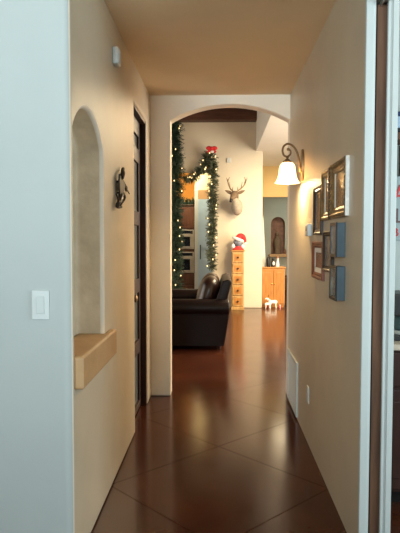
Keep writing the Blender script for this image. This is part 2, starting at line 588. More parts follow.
# kitchen beyond the opening
struct('wall_kitchen', B(-5.0, -0.56, 14.3, 14.45, 0, 3.4), ORANGE)
struct('wall_pantry', B(-0.565, 0.42, 13.0, 14.3, 0, 3.4), YELLOW)
struct('ceiling_kitchen', B(-5.0, 0.42, 11.95, 14.45, 3.4, 3.5), WHITECEIL)

# room behind the sliding door
struct('wall_study', B(0.768, 4.0, 3.56, 3.68, 0, HC), COOLGREY)
struct('wall_study_right', B(4.0, 4.15, -3.6, 3.68, 0, HC), COOLGREY)
struct('ceiling_study', B(0.768, 4.15, -3.75, 3.68, HC, HC + 0.1), CEIL)

# niche sill: a thick block let into the wall
sl = struct('sill_niche', B(-0.762, -0.581, 2.362, 2.975, 0.79, 0.936), SILL)
bm = prism(bmesh.new(), [(-0.762, 2.362), (-0.581, 2.362), (-0.581, 3.13), (-0.62, 3.13), (-0.62, 2.975), (-0.762, 2.975)], 2, 0.79, 0.936, 0.014, 4)
me = bpy.data.meshes.new('sill'); bmesh.ops.recalc_face_normals(bm, faces=bm.faces); bm.to_mesh(me); bm.free(); me.materials.append(SILL); sl.data = me

# hall door in the left wall: dark frame, leaf with five frosted lights
d1 = struct('door_1', B(-0.745, -0.68, 4.775, 4.80, 0, 2.45), WALNUT)
struct('jamb', B(-0.745, -0.628, 4.775, 4.7995, 0, 2.449, 0.003), WALNUT, d1)
struct('jamb', B(-0.745, -0.632, 4.081, 4.105, 0, 2.449, 0.003), WALNUT, d1)
struct('door_head', B(-0.745, -0.632, 4.105, 4.775, 2.425, 2.449, 0.003), WALNUT, d1)
bm = bmesh.new()
fx0, fx1 = -0.715, -0.675
box(bm, fx0, fx1, 4.695, 4.773, 0.012, 2.425, 0.003)
box(bm, fx0, fx1, 4.105, 4.20, 0.012, 2.425, 0.003)
zs = [0.012, 0.545, 1.06, 1.62, 2.14, 2.425]
for i, z in enumerate(zs):
    a, b_ = (z - 0.06, z + 0.055) if 0 < i < 5 else ((0.012, 0.07) if i == 0 else (2.30, 2.425))
    box(bm, fx0, fx1, 4.20, 4.695, a, b_, 0.003)
struct('door_leaf', bm, WALNUT, d1)
edges = [(0.07, 0.485), (0.60, 1.0), (1.115, 1.56), (1.675, 2.08), (2.195, 2.30)]
for a, b_ in edges:
    struct('glass_pane', B(-0.700, -0.692, 4.20, 4.695, a, b_), FROST, d1)
bm = bmesh.new(); lathe(bm, [(0.012, 0), (0.012, 0.03), (0.027, 0.035), (0.03, 0.055), (0.015, 0.065)], (-0.675, 4.15, 1.0), 14, 'X')
struct('door_knob', bm, BRONZE, d1, True)

# sliding door in the right wall with its white jambs and track
d2 = struct('door_2', B(0.682, 0.7235, 2.478, 3.45, 0.01, 2.455), DOORWOOD)
def jamb(name, x0, x1, steps):
    bm_ = bmesh.new()
    box(bm_, x0, x1, 2.470, 2.4895, 0, 2.4815, 0.003)
    for a, b_, y in steps:
        box(bm_, a, b_, y, 2.472, 0, 2.4815, 0.0025)
    return struct(name, bm_, WHITE)
jamb('trim_1', XR - 0.003, 0.674, [(XR - 0.003, 0.664, 2.464)])
jamb('trim_2', 0.7245, 0.771, [(0.7245, 0.736, 2.466), (0.745, 0.771, 2.462)])
bm = bmesh.new()
box(bm, 0.684, 0.719, 2.40, 3.2, 2.463, 2.478)
box(bm, 0.690, 0.696, 2.38, 2.52, 2.445, 2.464)
struct('trim_3', bm, STEEL)

# pantry door and casing in the kitchen
d3 = struct('door_3', B(-0.485, 0.30, 12.955, 12.995, 0.01, 2.385), BLUEDOOR)
for z0, z1 in ((0.25, 1.0), (1.25, 2.2)):
    for x0 in (-0.40, -0.04):
        struct('door_panel', B(x0, x0 + 0.26, 12.945, 12.956, z0, z1, 0.006), BLUEDOOR, d3)
bm = bmesh.new(); tube(bm, [(-0.43, 12.955, 1.32), (-0.43, 12.90, 1.30), (-0.43, 12.90, 1.02), (-0.43, 12.955, 1.0)], 0.012)
struct('door_handle', bm, IRON, d3, True)
struct('trim_4', B(-0.568, -0.487, 12.965, 12.999, 0, 2.60, 0.005), WHITE)
struct('trim_5', B(-0.487, 0.40, 12.97, 12.999, 2.387, 2.60, 0.005), SILL)

# ------------------------------------------------------------------ fixtures on the walls
# switch
t = thing('light_switch', 'white double rocker switch plate on the pale wall at far left', 'light switch', (-0.748, 2.31, 1.165))
obj('cover_plate', B(-0.785, -0.711, 2.302, 2.3098, 1.105, 1.228, 0.003), PLASTIC, t)
obj('rocker', B(-0.765, -0.731, 2.297, 2.302, 1.13, 1.203, 0.002), WHITE, t)
# wall box near the ceiling
t = thing('door_chime', 'white rectangular chime box high on the left wall near the ceiling', 'chime', (XL, 3.29, 2.51))
obj('housing', B(XL + 0.0005, XL + 0.036, 3.25, 3.335, 2.46, 2.557, 0.008, 3), PLASTIC, t, True)
bm = bmesh.new()
for k in range(4):
    box(bm, XL + 0.0355, XL + 0.039, 3.265 + k * 0.015, 3.273 + k * 0.015, 2.475, 2.542)
obj('grille', bm, WHITE, t)
# iron ornament
def poly(pts):
    """outline drawn foreshortened (as the ornament is seen along the hall), laid onto the wall plane"""
    out = []
    for a, b_ in pts:
        y = 557 * 0.594 / (109.0 - a / 10.64)
        out.append((y, 1.44 + (80.0 - b_ / 10.64) / 557 * y))
    return out
t = thing('wall_ornament', 'dark iron ornament of ragged branching shape on the left wall beside the door', 'wall ornament', (XL, 3.42, 1.77))
bm = bmesh.new()
prism(bm, poly([(98, 150), (106, 180), (118, 165), (130, 168), (134, 205), (148, 232), (160, 265), (152, 300), (142, 340), (138, 380), (124, 395), (106, 400), (99, 330), (96, 230)]), 0, XL + 0.021, XL + 0.031, 0.003)
obj('body', bm, IRON, t)
def strand(pts, r0, r1, name):
    P = [(XL + 0.026 + 0.006 * math.sin(i * 1.7), y, z) for i, (y, z) in enumerate(poly(pts))]
    b2 = bmesh.new(); tube(b2, catmull(P, 4), r0, 8, r1)
    obj(name, b2, IRON, t, True)
strand([(118, 190), (126, 150), (138, 120), (150, 96)], 0.018, 0.010, 'neck')
strand([(115, 370), (95, 430), (80, 470), (90, 500), (112, 500)], 0.016, 0.008, 'prong')
strand([(92, 470), (76, 420), (66, 360)], 0.009, 0.004, 'prong')
strand([(135, 360), (146, 400), (138, 450)], 0.012, 0.005, 'prong')
strand([(118, 400), (112, 450), (100, 500)], 0.011, 0.007, 'prong')
bm = bmesh.new()
y, z = poly([(172, 305)])[0]
ball(bm, (XL + 0.026, y, z), 0.018, 0.5, 1.5, 1.15)
tube(bm, [(XL + 0.026, poly([(155, 260)])[0][0], poly([(155, 260)])[0][1]), (XL + 0.026, y, z), (XL + 0.026, poly([(205, 360)])[0][0], poly([(205, 360)])[0][1])], 0.008, 6, 0.004)
obj('curl', bm, IRON, t, True)
for yy, zz in (poly([(116, 230)])[0], poly([(116, 350)])[0]):
    bm = bmesh.new(); tube(bm, [(XL, yy, zz), (XL + 0.022, yy, zz)], 0.006)
    obj('standoff', bm, IRON, t)

# thermostat
t = thing('thermostat', 'small pale thermostat box on the right wall beside the hanging pictures', 'thermostat', (XR, 3.855, 1.51))
obj('housing', B(XR - 0.03, XR - 0.0005, 3.835, 3.95, 1.468, 1.552, 0.006, 3), PLASTIC, t, True)
obj('display', B(XR - 0.0315, XR - 0.029, 3.855, 3.93, 1.505, 1.537), VENTDARK, t)
# outlet
t = thing('wall_outlet', 'white electrical outlet low on the right wall', 'outlet', (XR, 3.915, 0.35))
obj('cover_plate', B(XR - 0.007, XR - 0.0002, 3.878, 3.952, 0.292, 0.408, 0.002), PLASTIC, t)
for z in (0.327, 0.373):
    obj('receptacle', B(XR - 0.009, XR - 0.006, 3.898, 3.932, z - 0.017, z + 0.017, 0.002), WHITE, t)
# return air grille
t = thing('air_vent', 'white return air grille set low in the right wall before the arch', 'vent', (XR, 4.71, 0.02))
bm = bmesh.new()
y0, y1, z0, z1 = 4.42, 5.02, 0.022, 0.462
box(bm, XR - 0.014, XR - 0.0002, y0, y0 + 0.032, z0, z1, 0.003)
box(bm, XR - 0.014, XR - 0.0002, y1 - 0.032, y1, z0, z1, 0.003)
box(bm, XR - 0.014, XR - 0.0002, y0 + 0.03, y1 - 0.03, z0, z0 + 0.032, 0.003)
box(bm, XR - 0.014, XR - 0.0002, y0 + 0.03, y1 - 0.03, z1 - 0.032, z1, 0.003)
obj('frame', bm, WHITE, t)
bm = bmesh.new()
for k in range(17):
    z = 0.064 + k * 0.0215
    prism(bm, [(XR - 0.010, z), (XR - 0.008, z + 0.002), (XR - 0.001, z + 0.014), (XR - 0.003, z + 0.014)], 1, y0 + 0.03, y1 - 0.03)
obj('louver_panel', bm, PLASTIC, t)
obj('filter_backing', B(XR - 0.0015, XR - 0.0003, y0 + 0.02, y1 - 0.02, z0 + 0.02, z1 - 0.02), VENTDARK, t)

# sconce
t = thing('wall_sconce', 'bronze scroll arm wall sconce with a glowing bell shaped glass shade', 'sconce', (XR, 4.25, 1.9))
bm = bmesh.new()
oval = [(4.25 + 0.050 * math.copysign(abs(math.cos(a)) ** 0.8, math.cos(a)), 2.005 + 0.118 * math.copysign(abs(math.sin(a)) ** 0.9, math.sin(a))) for a in [2 * PI * i / 28 for i in range(28)]]
prism(bm, oval, 0, XR - 0.016, XR - 0.0003, 0.004)
ball(bm, (XR - 0.02, 4.25, 1.975), 0.02, 0.8, 1, 1.4)
obj('back_plate', bm, BRONZE, t, True)
S = lambda px, py: (0.513 + (px - 287) / 131.0, 4.25, 2.03 + (162 - py) / 131.0)
arm = catmull([S(302.5, 168), S(300, 169.5), S(299.2, 164), S(298, 158), S(295.5, 151), S(291.5, 146), S(287, 144.6), S(283.3, 147), S(282.2, 151.5), S(283.5, 155.5), S(286.8, 157), S(289.7, 155), S(290, 151.5), S(287.8, 149.8)], 5)
bm = bmesh.new(); tube(bm, arm, 0.0085, 8, 0.007); ball(bm, S(287.8, 149.8), 0.012)
obj('scroll_arm', bm, BRONZE, t, True)
cx, cy, cz = 0.513, 4.25, 0
bm = bmesh.new(); lathe(bm, [(0.006, 2.068), (0.012, 2.062), (0.007, 2.052), (0.016, 2.048), (0.02, 2.040), (0.034, 2.034), (0.036, 2.020)], (cx, cy, 0), 20)
obj('shade_holder', bm, BRONZE, t, True)
bm = bmesh.new()
pr = [(0.030, 2.026), (0.044, 2.018), (0.056, 1.998), (0.062, 1.965), (0.066, 1.930), (0.074, 1.900), (0.089, 1.876), (0.094, 1.870)]
lathe(bm, pr + [(r_ - 0.004, z_) for r_, z_ in pr[::-1]], (cx, cy, 0), 28, cap=False)
obj('glass_shade', bm, SHADE, t, 'all')
bm = bmesh.new(); ball(bm, (cx, cy, 1.945), 0.028, 1, 1, 1.25)
bulb = obj('bulb', bm, BULB, t, True)
ld = bpy.data.lights.new('sconce_light', 'POINT'); ld.energy = 19; ld.color = (1.0, 0.70, 0.34); ld.shadow_soft_size = 0.03
lo = bpy.data.objects.new('sconce_light', ld); COL.objects.link(lo); lo.location = (cx, cy, 1.90)

# ------------------------------------------------------------------ pictures on the right wall
def picture(label, y0, y1, z0, z1, depth, fw_, fmat, artm, mat_w=0.0, side=None, strip_w=0, ornate=False):
    """framed picture flat on the right wall; outer size y0..y1 x z0..z1"""
    X1 = XR - 0.0005
    X0 = X1 - depth
    t_ = thing('picture_frame', label, 'picture', (XR, (y0 + y1) / 2, z0), 'framed pictures on the hall wall')
    b1 = bmesh.new()
    prof = [(0.0, 0.0), (0.0, depth * 0.85), (fw_ * 0.14, depth), (fw_ * 0.36, depth * 0.96), (fw_ * 0.5, depth * 0.62), (fw_ * 0.72, depth * 0.72), (fw_, depth * 0.40), (fw_, 0.0)]
    ring = []
    for (cy_, cz_, sy, sz) in ((y0, z0, 1, 1), (y1, z0, -1, 1), (y1, z1, -1, -1), (y0, z1, 1, -1)):
        ring.append([b1.verts.new((X1 - d_, cy_ + sy * a_, cz_ + sz * a_)) for a_, d_ in prof])
    for k in range(4):
        A, Q = ring[k], ring[(k + 1) % 4]
        for i in range(len(prof) - 1):
            f = b1.faces.new((A[i], A[i + 1], Q[i + 1], Q[i]))
            if side and i == 0 and k == 3:
                f.material_index = 1
    fo = obj('frame', b1, [fmat, side] if side else [fmat], t_)
    if ornate:
        bb = bmesh.new()
        n = int((z1 - z0) / 0.022)
        for yy in (y0 + fw_ * 0.22, y1 - fw_ * 0.22):
            for k in range(n):
                ball(bb, (X0 + 0.001, yy, z0 + 0.012 + k * (z1 - z0 - 0.02) / (n - 1)), 0.0085, 0.7, 1, 0.9, 8, 6)
        n = int((y1 - y0) / 0.022)
        for zz in (z0 + fw_ * 0.22, z1 - fw_ * 0.22):
            for k in range(n):
                ball(bb, (X0 + 0.001, y0 + 0.012 + k * (y1 - y0 - 0.02) / (n - 1), zz), 0.0085, 0.7, 1, 0.9, 8, 6)
        obj('beading', bb, fmat, fo, True)
    iy0, iy1, iz0, iz1 = y0 + fw_, y1 - fw_, z0 + fw_, z1 - fw_
    if mat_w:
        b2 = bmesh.new()
        box(b2, X1 - depth * 0.3, X1 - 0.001, iy0 - 0.002, iy0 + mat_w, iz0 - 0.002, iz1 + 0.002)
        box(b2, X1 - depth * 0.3, X1 - 0.001, iy1 - mat_w, iy1 + 0.002, iz0 - 0.002, iz1 + 0.002)
        box(b2, X1 - depth * 0.3, X1 - 0.001, iy0 + mat_w, iy1 - mat_w, iz0 - 0.002, iz0 + mat_w)
        box(b2, X1 - depth * 0.3, X1 - 0.001, iy0 + mat_w, iy1 - mat_w, iz1 - mat_w, iz1 + 0.002)
        obj('mat_board', b2, MATTE, t_)
    obj('print', B(X1 - depth * 0.22, X1 - 0.0005, iy0 - 0.001, iy1 + 0.001, iz0 - 0.001, iz1 + 0.001), artm, t_)
    if strip_w:
        obj('inner_strip', B(X1 - depth * 0.3, X1 - depth * 0.2, iy1 - strip_w, iy1, iz0, iz1, 0.001), MATTE, t_, label='white inner strip')  # narrow white strip along the far edge of the print
    return t_


picture('large ornate gold picture frame with silver beaded edge, upper right of the wall group', 2.752, 3.12, 1.560, 1.852, 0.022, 0.055, GOLD, ART_WARM, 0, SILVERSIDE, ornate=True, strip_w=0.022)
picture('gold picture frame second in the top row, beside the large ornate one', 3.178, 3.405, 1.557, 1.850, 0.020, 0.045, GOLD, ART_SEPIA, 0, DKFRAME, strip_w=0.03)
picture('brown wooden picture frame nearest the sconce, above the red-brown one', 3.415, 3.685, 1.474, 1.779, 0.02, 0.035, DKFRAME, ART_SEPIA, 0)
picture('dark picture frame in the lower row between the red-brown frame and the blue box picture', 3.08, 3.34, 1.260, 1.493, 0.02, 0.03, DKFRAME, ART_GREY, 0)
picture('small red-brown picture frame, lowest of the far column below the thermostat', 3.352, 3.72, 1.195, 1.432, 0.02, 0.04, REDFRAME, ART_RED, 0.03)


def canvas(label, y0, y1, z0, z1, depth, artm):
    t_ = thing('canvas_print', label, 'picture', (XR, (y0 + y1) / 2, z0), 'blue sided box pictures')
    X1 = XR - 0.0005
    X0 = X1 - depth
    obj('box_body', B(X0, X1, y0, y1, z0, z1, 0.003), BLUESIDE, t_)
    b1 = bmesh.new()
    f = 0.014
    box(b1, X0 - 0.006, X0 + 0.001, y0 - 0.002, y0 + f, z0 - 0.002, z1 + 0.002)
    box(b1, X0 - 0.006, X0 + 0.001, y1 - f, y1 + 0.002, z0 - 0.002, z1 + 0.002)
    box(b1, X0 - 0.006, X0 + 0.001, y0 + f, y1 - f, z0 - 0.002, z0 + f)
    box(b1, X0 - 0.006, X0 + 0.001, y0 + f, y1 - f, z1 - f, z1 + 0.002)
    obj('border', b1, BLACK, t_)
    obj('print', B(X0 - 0.002, X0 + 0.001, y0 + f, y1 - f, z0 + f, z1 - f), artm, t_)


canvas('square blue sided box picture with black border hanging under the ornate gold frame', 2.82, 2.968, 1.355, 1.528, 0.042, ART_BLUE)
canvas('square blue sided box picture with black border, lowest on the right wall', 2.812, 2.975, 1.135, 1.308, 0.042, ART_DUSK)

# ------------------------------------------------------------------ great room: far wall
# deer head
t = thing('deer_mount', 'mounted deer head with branching antlers and pale neck on the cream far wall', 'deer head', (0.345, GY, 2.0))
Xd = 0.345
def mixd(a, b_, k):
    return tuple(a[i] + (b_[i] - a[i]) * k for i in range(3))
bm = bmesh.new()
U = Vector((1, 0, 0))
def sec(y, z, a, b_, ty, tz, dx=0.0):
    T = Vector((0, ty, tz)).normalized()
    V = T.cross(U).normalized()
    return (Vector((Xd + dx, y, z)), a, b_, U, V)
loft(bm, [sec(GY - 0.001, 2.15, 0.10, 0.17, -1, 0.1, 0.03), sec(GY - 0.07, 2.13, 0.122, 0.185, -1, 0.25, 0.03), sec(GY - 0.16, 2.13, 0.12, 0.168, -0.8, 0.5, 0.02),
          sec(GY - 0.23, 2.19, 0.102, 0.128, -0.6, 0.9, 0.01), sec(GY - 0.28, 2.26, 0.082, 0.095, -0.5, 1, -0.01), sec(GY - 0.32, 2.33, 0.076, 0.085, -0.7, 0.7, -0.02),
          sec(GY - 0.38, 2.365, 0.080, 0.078, -1, -0.1, -0.03), sec(GY - 0.44, 2.34, 0.068, 0.066, -1, -0.5, -0.05), sec(GY - 0.51, 2.285, 0.045, 0.045, -1, -0.6, -0.08),
          sec(GY - 0.57, 2.24, 0.036, 0.036, -1, -0.6, -0.10), sec(GY - 0.605, 2.215, 0.030, 0.030, -1, -0.6, -0.112), sec(GY - 0.62, 2.205, 0.016, 0.016, -1, -0.6, -0.115)], 20)
for s in (-1, 1):                                                     # ears, part of the head's own surface
    e0 = Vector((Xd - 0.02 + s * 0.06, GY - 0.34, 2.39))
    dr = Vector((s * 0.9, 0.15, 0.42)).normalized()
    Ue = Vector((0, 1, 0)); Ve = dr.cross(Ue).normalized()
    loft(bm, [(e0 - dr * 0.02, 0.012, 0.018, Ue, Ve), (e0 + dr * 0.03, 0.014, 0.032, Ue, Ve), (e0 + dr * 0.08, 0.012, 0.034, Ue, Ve), (e0 + dr * 0.13, 0.007, 0.02, Ue, Ve), (e0 + dr * 0.16, 0.003, 0.004, Ue, Ve)], 10)
for f in bm.faces:
    c = f.calc_center_median()
    f.material_index = 0
    if c.z < 2.29 and c.y > GY - 0.44:
        f.material_index = 1
    if c.y < GY - 0.59:
        f.material_index = 2
dh = obj('head_and_neck', bm, [DEERBROWN, DEERPALE, BLACK], t, 'all')
for s in (-1, 1):
    bm = bmesh.new(); ball(bm, (Xd - 0.045 + s * 0.064, GY - 0.42, 2.375), 0.013, u=10, v=8)
    obj('eye', bm, BLACK, dh, True)
    bm = bmesh.new()
    beam = catmull([(Xd - 0.02 + s * 0.035, GY - 0.35, 2.425), (Xd - 0.01 + s * 0.10, GY - 0.31, 2.485), (Xd + 0.01 + s * 0.155, GY - 0.28, 2.56), (Xd + 0.015 + s * 0.18, GY - 0.34, 2.64), (Xd + 0.015 + s * 0.15, GY - 0.42, 2.71)], 5)
    tube(bm, beam, 0.017, 8, 0.006)
    for k, dv in ((6, (s * 0.02, -0.05, 0.13)), (10, (s * 0.03, -0.05, 0.13)), (14, (s * 0.035, -0.02, 0.09)), (2, (s * -0.01, -0.05, 0.08))):
        p = beam[k]
        tube(bm, [p, p + Vector(dv) * 0.55 + Vector((0, -0.01, 0)), p + Vector(dv)], 0.011, 6, 0.004)
    obj('antler', bm, ANTLER, t, True)

t = thing('wall_sensor', 'small white sensor box high on the cream wall above the deer head', 'sensor', (0.205, GY, 3.06))
obj('housing', B(0.165, 0.245, GY - 0.03, GY - 0.0005, 3.06, 3.16, 0.006, 2), PLASTIC, t)
obj('lens', B(0.185, 0.225, GY - 0.034, GY - 0.029, 3.075, 3.10, 0.002), WHITE, t)


# garlands
def sprigs(bm_, path, rad, n, ln=0.12, seed=0, droop=0.3):
    rnd = random.Random(seed)
    P = [Vector(p) for p in path]
    L_ = [(P[i + 1] - P[i]).length for i in range(len(P) - 1)]
    tot = sum(L_)
    for _ in range(n):
        s_ = rnd.random() * tot
        i = 0
        while i < len(L_) - 1 and s_ > L_[i]:
            s_ -= L_[i]
            i += 1
        p = P[i].lerp(P[i + 1], min(1, s_ / L_[i]))
        ax = (P[i + 1] - P[i]).normalized()
        d = Vector((rnd.gauss(0, 1), rnd.gauss(0, 1), rnd.gauss(0, 1)))
        d = (d - ax * d.dot(ax)).normalized()
        d = (d + ax * rnd.uniform(-0.7, 0.7) + Vector((0, 0, -droop * rnd.random()))).normalized()
        st = p + d * rad * rnd.uniform(0.0, 0.35)
        l = ln * rnd.uniform(0.6, 1.25)
        # one twig: needle blades fanned on both sides of a thin stem
        q = d.cross(Vector((rnd.gauss(0, 1), rnd.gauss(0, 1), rnd.gauss(0, 1)))).normalized()
        for k in range(5):
            a = st + d * (l * k / 5.5)
            for sg in (-1, 1):
                nd = (d * 0.75 + q * sg * 0.8).normalized()
                tip = a + nd * (l * 0.42 * (1 - k * 0.1))
                wv_ = d.cross(nd).normalized() * 0.004 + d * 0.007
                v = [bm_.verts.new(a - wv_), bm_.verts.new(a + wv_), bm_.verts.new(tip)]
                bm_.faces.new(v)
        e = st + d * l
        sd = q * 0.006
        bm_.faces.new([bm_.verts.new(st - sd), bm_.verts.new(st + sd), bm_.verts.new(e)])
    return bm_


bulb_me = None
def bulbs(parent, path, rad, n, seed):
    """one warm mini light after another along the garland"""
    global bulb_me
    rnd = random.Random(seed)
    P = [Vector(p) for p in path]
    tot = sum((P[i + 1] - P[i]).length for i in range(len(P) - 1))
    if bulb_me is None:
        b1 = bmesh.new(); ball(b1, (0, 0, 0), 0.0115, 1, 1, 1.5, 8, 6)
        bulb_me = bpy.data.meshes.new('light_bulb'); b1.to_mesh(bulb_me); b1.free(); bulb_me.materials.append(BULB)
    for k in range(n):
        s_ = tot * (k + rnd.uniform(0.2, 0.8)) / n
        i = 0
        while i < len(P) - 2 and s_ > (P[i + 1] - P[i]).length:
            s_ -= (P[i + 1] - P[i]).length
            i += 1
        p = P[i].lerp(P[i + 1], min(1, s_ / (P[i + 1] - P[i]).length))
        a = rnd.uniform(-PI * 0.95, -PI * 0.05)
        p = p + Vector((math.cos(a) * rad, math.sin(a) * rad, rnd.uniform(-0.02, 0.02)))
        o = bpy.data.objects.new('light_bulb', bulb_me)
        COL.objects.link(o)
        o.parent = parent
        o.location = p - origin(parent)


gy = GY - 0.13
t = thing('christmas_garland', 'thick lit pine garland hanging tall at the left side of the arch opening', 'garland', (-0.92, gy, 0.36))
path = catmull([(-0.96, gy, 3.95), (-0.93, gy, 3.3), (-0.91, gy, 2.6), (-0.92, gy, 1.8), (-0.92, gy, 1.1), (-0.93, gy, 0.40)], 6)
bm = bmesh.new(); tube(bm, path, 0.02, 6)
st = obj('stem', bm, PINEEDLE, t)
obj('foliage', sprigs(bmesh.new(), path, 0.15, 1900, 0.19, 1), PINEEDLE, t)
bulbs(t, path, 0.15, 20, 2)

t = thing('christmas_garland', 'lit pine garland swagged over the kitchen opening and falling beside the deer head', 'garland', (-0.15, gy, 0.8))
sw = catmull([(-0.74, gy, 2.74), (-0.64, gy, 2.71), (-0.50, gy, 2.77), (-0.39, gy, 2.88), (-0.29, gy, 3.06), (-0.20, gy, 3.24)], 5)
dr_ = catmull([(-0.17, gy, 3.26), (-0.13, gy, 2.9), (-0.135, gy, 2.4), (-0.145, gy, 1.8), (-0.155, gy, 1.2), (-0.15, gy, 0.82)], 6)
bm = bmesh.new(); tube(bm, sw, 0.016, 6); obj('stem', bm, PINEEDLE2, t)
bm = bmesh.new(); tube(bm, dr_, 0.016, 6); obj('stem', bm, PINEEDLE2, t)
obj('foliage', sprigs(bmesh.new(), sw, 0.08, 420, 0.12, 3), PINEEDLE2, t, label='swagged length of pine garland')
obj('foliage', sprigs(bmesh.new(), dr_, 0.09, 900, 0.13, 4), PINEEDLE2, t, label='falling length of pine garland')
bulbs(t, sw, 0.09, 12, 5)
bulbs(t, dr_, 0.10, 17, 6)
bm = bmesh.new()
for s in (-1, 1):
    ball(bm, (-0.155 + s * 0.055, gy - 0.12, 3.325), 0.055, 1.15, 0.8, 0.8)
    tube(bm, catmull([(-0.155, gy - 0.12, 3.31), (-0.155 + s * 0.05, gy - 0.14, 3.27), (-0.155 + s * 0.085, gy - 0.14, 3.235)], 4), 0.022, 6, 0.028)
ball(bm, (-0.155, gy - 0.14, 3.32), 0.04)
obj('bow', bm, REDCLOTH, t, True)
bm = bmesh.new(); ball(bm, (-0.14, gy - 0.14, 3.25), 0.03, 1.2, 1, 0.9)
obj('bow_center', bm, FLUFF, t, True)

# pine drawer tower with the globe and santa hat
t = thing('drawer_tower', 'tall narrow pine drawer tower against the cream far wall', 'drawer tower', (0.39, 11.62, 0))
x0, x1, y0, y1 = 0.268, 0.512, 11.45, 11.78
obj('body', B(x0, x1, y0 + 0.012, y1, 0.05, 1.205, 0.004), PINE, t)
obj('top_board', B(x0 - 0.022, x1 + 0.022, y0 - 0.012, y1 + 0.005, 1.205, 1.235, 0.008), PINED, t)
obj('plinth', B(x0 - 0.012, x1 + 0.012, y0, y1, 0.0, 0.06, 0.006), PINE, t)
for k in range(5):
    z = 0.075 + k * 0.226
    bm = B(x0 + 0.016, x1 - 0.016, y0 - 0.004, y0 + 0.02, z, z + 0.205, 0.008)
    d = obj('drawer', bm, PINE, t)
    bm = bmesh.new(); lathe(bm, [(0.011, 0), (0.010, -0.014), (0.021, -0.02), (0.022, -0.03), (0.010, -0.036)], ((x0 + x1) / 2, y0 - 0.004, z + 0.105), 12, 'Y')
    obj('knob', bm, IRON, d, True)
    bm = B(x0 + 0.045, x1 - 0.045, y0 - 0.008, y0 - 0.003, z + 0.035, z + 0.17, 0.003)
    obj('raised_panel', bm, PINED, d)
t = thing('globe_figure', 'round smoky globe on a red base wearing a santa hat, on the pine drawer tower', 'globe', (0.40, 11.6, 1.2355))
gx, gyy = 0.40, 11.58
bm = bmesh.new(); lathe(bm, [(0.125, 1.2355), (0.13, 1.25), (0.105, 1.285), (0.08, 1.315)], (gx, gyy, 0), 24)
obj('base', bm, REDCLOTH, t, True)
bm = bmesh.new(); ball(bm, (gx, gyy, 1.405), 0.118, 1, 1, 1, 24, 14)
obj('globe', bm, GLOBE, t, True)
bm = bmesh.new()
ball(bm, (gx - 0.115, gyy - 0.03, 1.325), 0.05, 0.9, 0.9, 1.2)
obj('fluff', bm, FLUFF, t, True)
bm = bmesh.new()
ball(bm, (gx + 0.105, gyy - 0.05, 1.315), 0.042, 1, 0.9, 1.1)
obj('fluff', bm, FLUFF, t, True)
hx = Vector((0.5, 0, 0.87)).normalized()
bm = bmesh.new()
hp = catmull([(gx + 0.005, gyy, 1.485), (gx + 0.045, gyy, 1.545), (gx + 0.10, gyy - 0.01, 1.545), (gx + 0.145, gyy - 0.02, 1.48), (gx + 0.16, gyy - 0.02, 1.405)], 5)
tube(bm, hp, [0.096 - 0.071 * (i / (len(hp) - 1)) ** 0.9 for i in range(len(hp))], 16)
hat = obj('hat', bm, REDCLOTH, t, 'all')
bm = bmesh.new()
Uh, Vh = Vector((0.93, 0, -0.36)), Vector((0, 1, 0))
tube(bm, [Vector((gx - 0.005, gyy, 1.478)) + Uh * 0.115 * math.cos(2 * PI * i / 24) + Vh * 0.115 * math.sin(2 * PI * i / 24) for i in range(25)], 0.034, 8)
obj('hat_brim', bm, FLUFF, hat, 'all')
bm = bmesh.new(); ball(bm, (gx + 0.165, gyy - 0.02, 1.385), 0.035)
obj('pompom', bm, FLUFF, hat, True)

for o_ in t.children_recursive:
    o_.data.transform(Matrix.Scale(0.90, 4))

# passage: pine cabinet and what stands on and around it
t = thing('pine_cabinet', 'low honey pine cabinet with two doors at the end of the passage', 'cabinet', (1.14, 12.25, 0))
obj('body', B(0.87, 1.42, 12.02, 12.42, 0.04, 0.83, 0.005), PINED, t)
obj('top_board', B(0.85, 1.44, 12.0, 12.44, 0.83, 0.862, 0.008), PINED, t)
obj('plinth', B(0.88, 1.41, 12.04, 12.40, 0.0, 0.05), PINED, t)
for a, b_ in ((0.885, 1.166), (1.178, 1.41)):
    d = obj('door', B(a, b_, 12.002, 12.024, 0.07, 0.81, 0.005), PINED, t)
    obj('raised_panel', B(a + 0.05, b_ - 0.05, 11.996, 12.004, 0.13, 0.75, 0.005), PINED, d)
    kx = b_ - 0.025 if a < 1 else a + 0.025
    bm = bmesh.new(); lathe(bm, [(0.006, 0), (0.012, -0.012), (0.010, -0.024), (0.004, -0.027)], (kx, 12.002, 0.50), 10, 'Y')
    obj('knob', bm, BRASS, d, True)
t = tag(obj('cone_tree', lathe(bmesh.new(), [(0.075, 0.8625), (0.07, 0.875), (0.052, 1.2), (0.030, 1.6), (0.012, 1.9), (0.002, 1.975)], (0.962, 12.28, 0), 20), WHITE, smooth=True, base=(0.962, 12.28, 0.8625)),
        'tall slender white cone standing on the pine cabinet, half behind the wall edge', 'cone ornament')
t = thing('wine_bottle', 'dark bottle standing on the pine cabinet beside the white cone', 'bottle', (1.07, 12.12, 0.8625))
bm = bmesh.new(); lathe(bm, [(0.042, 0.8625), (0.046, 0.88), (0.046, 1.01), (0.036, 1.045), (0.016, 1.075), (0.014, 1.115)], (1.07, 12.12, 0), 16)
obj('body', bm, BLACK, t, True)
bm = bmesh.new(); lathe(bm, [(0.0145, 1.09), (0.0145, 1.125), (0.012, 1.128)], (1.07, 12.12, 0), 12)
obj('cap', bm, DARKPL, t, True)
t = thing('figurine', 'small dark figurine with a white bib in the middle of the pine cabinet top', 'figurine', (1.172, 12.12, 0.8625))
bm = bmesh.new(); lathe(bm, [(0.04, 0.8625), (0.046, 0.89), (0.042, 0.95), (0.028, 0.995), (0.020, 1.005)], (1.172, 12.12, 0), 16); ball(bm, (1.172, 12.12, 1.025), 0.03)
obj('body', bm, BLACK, t, True)
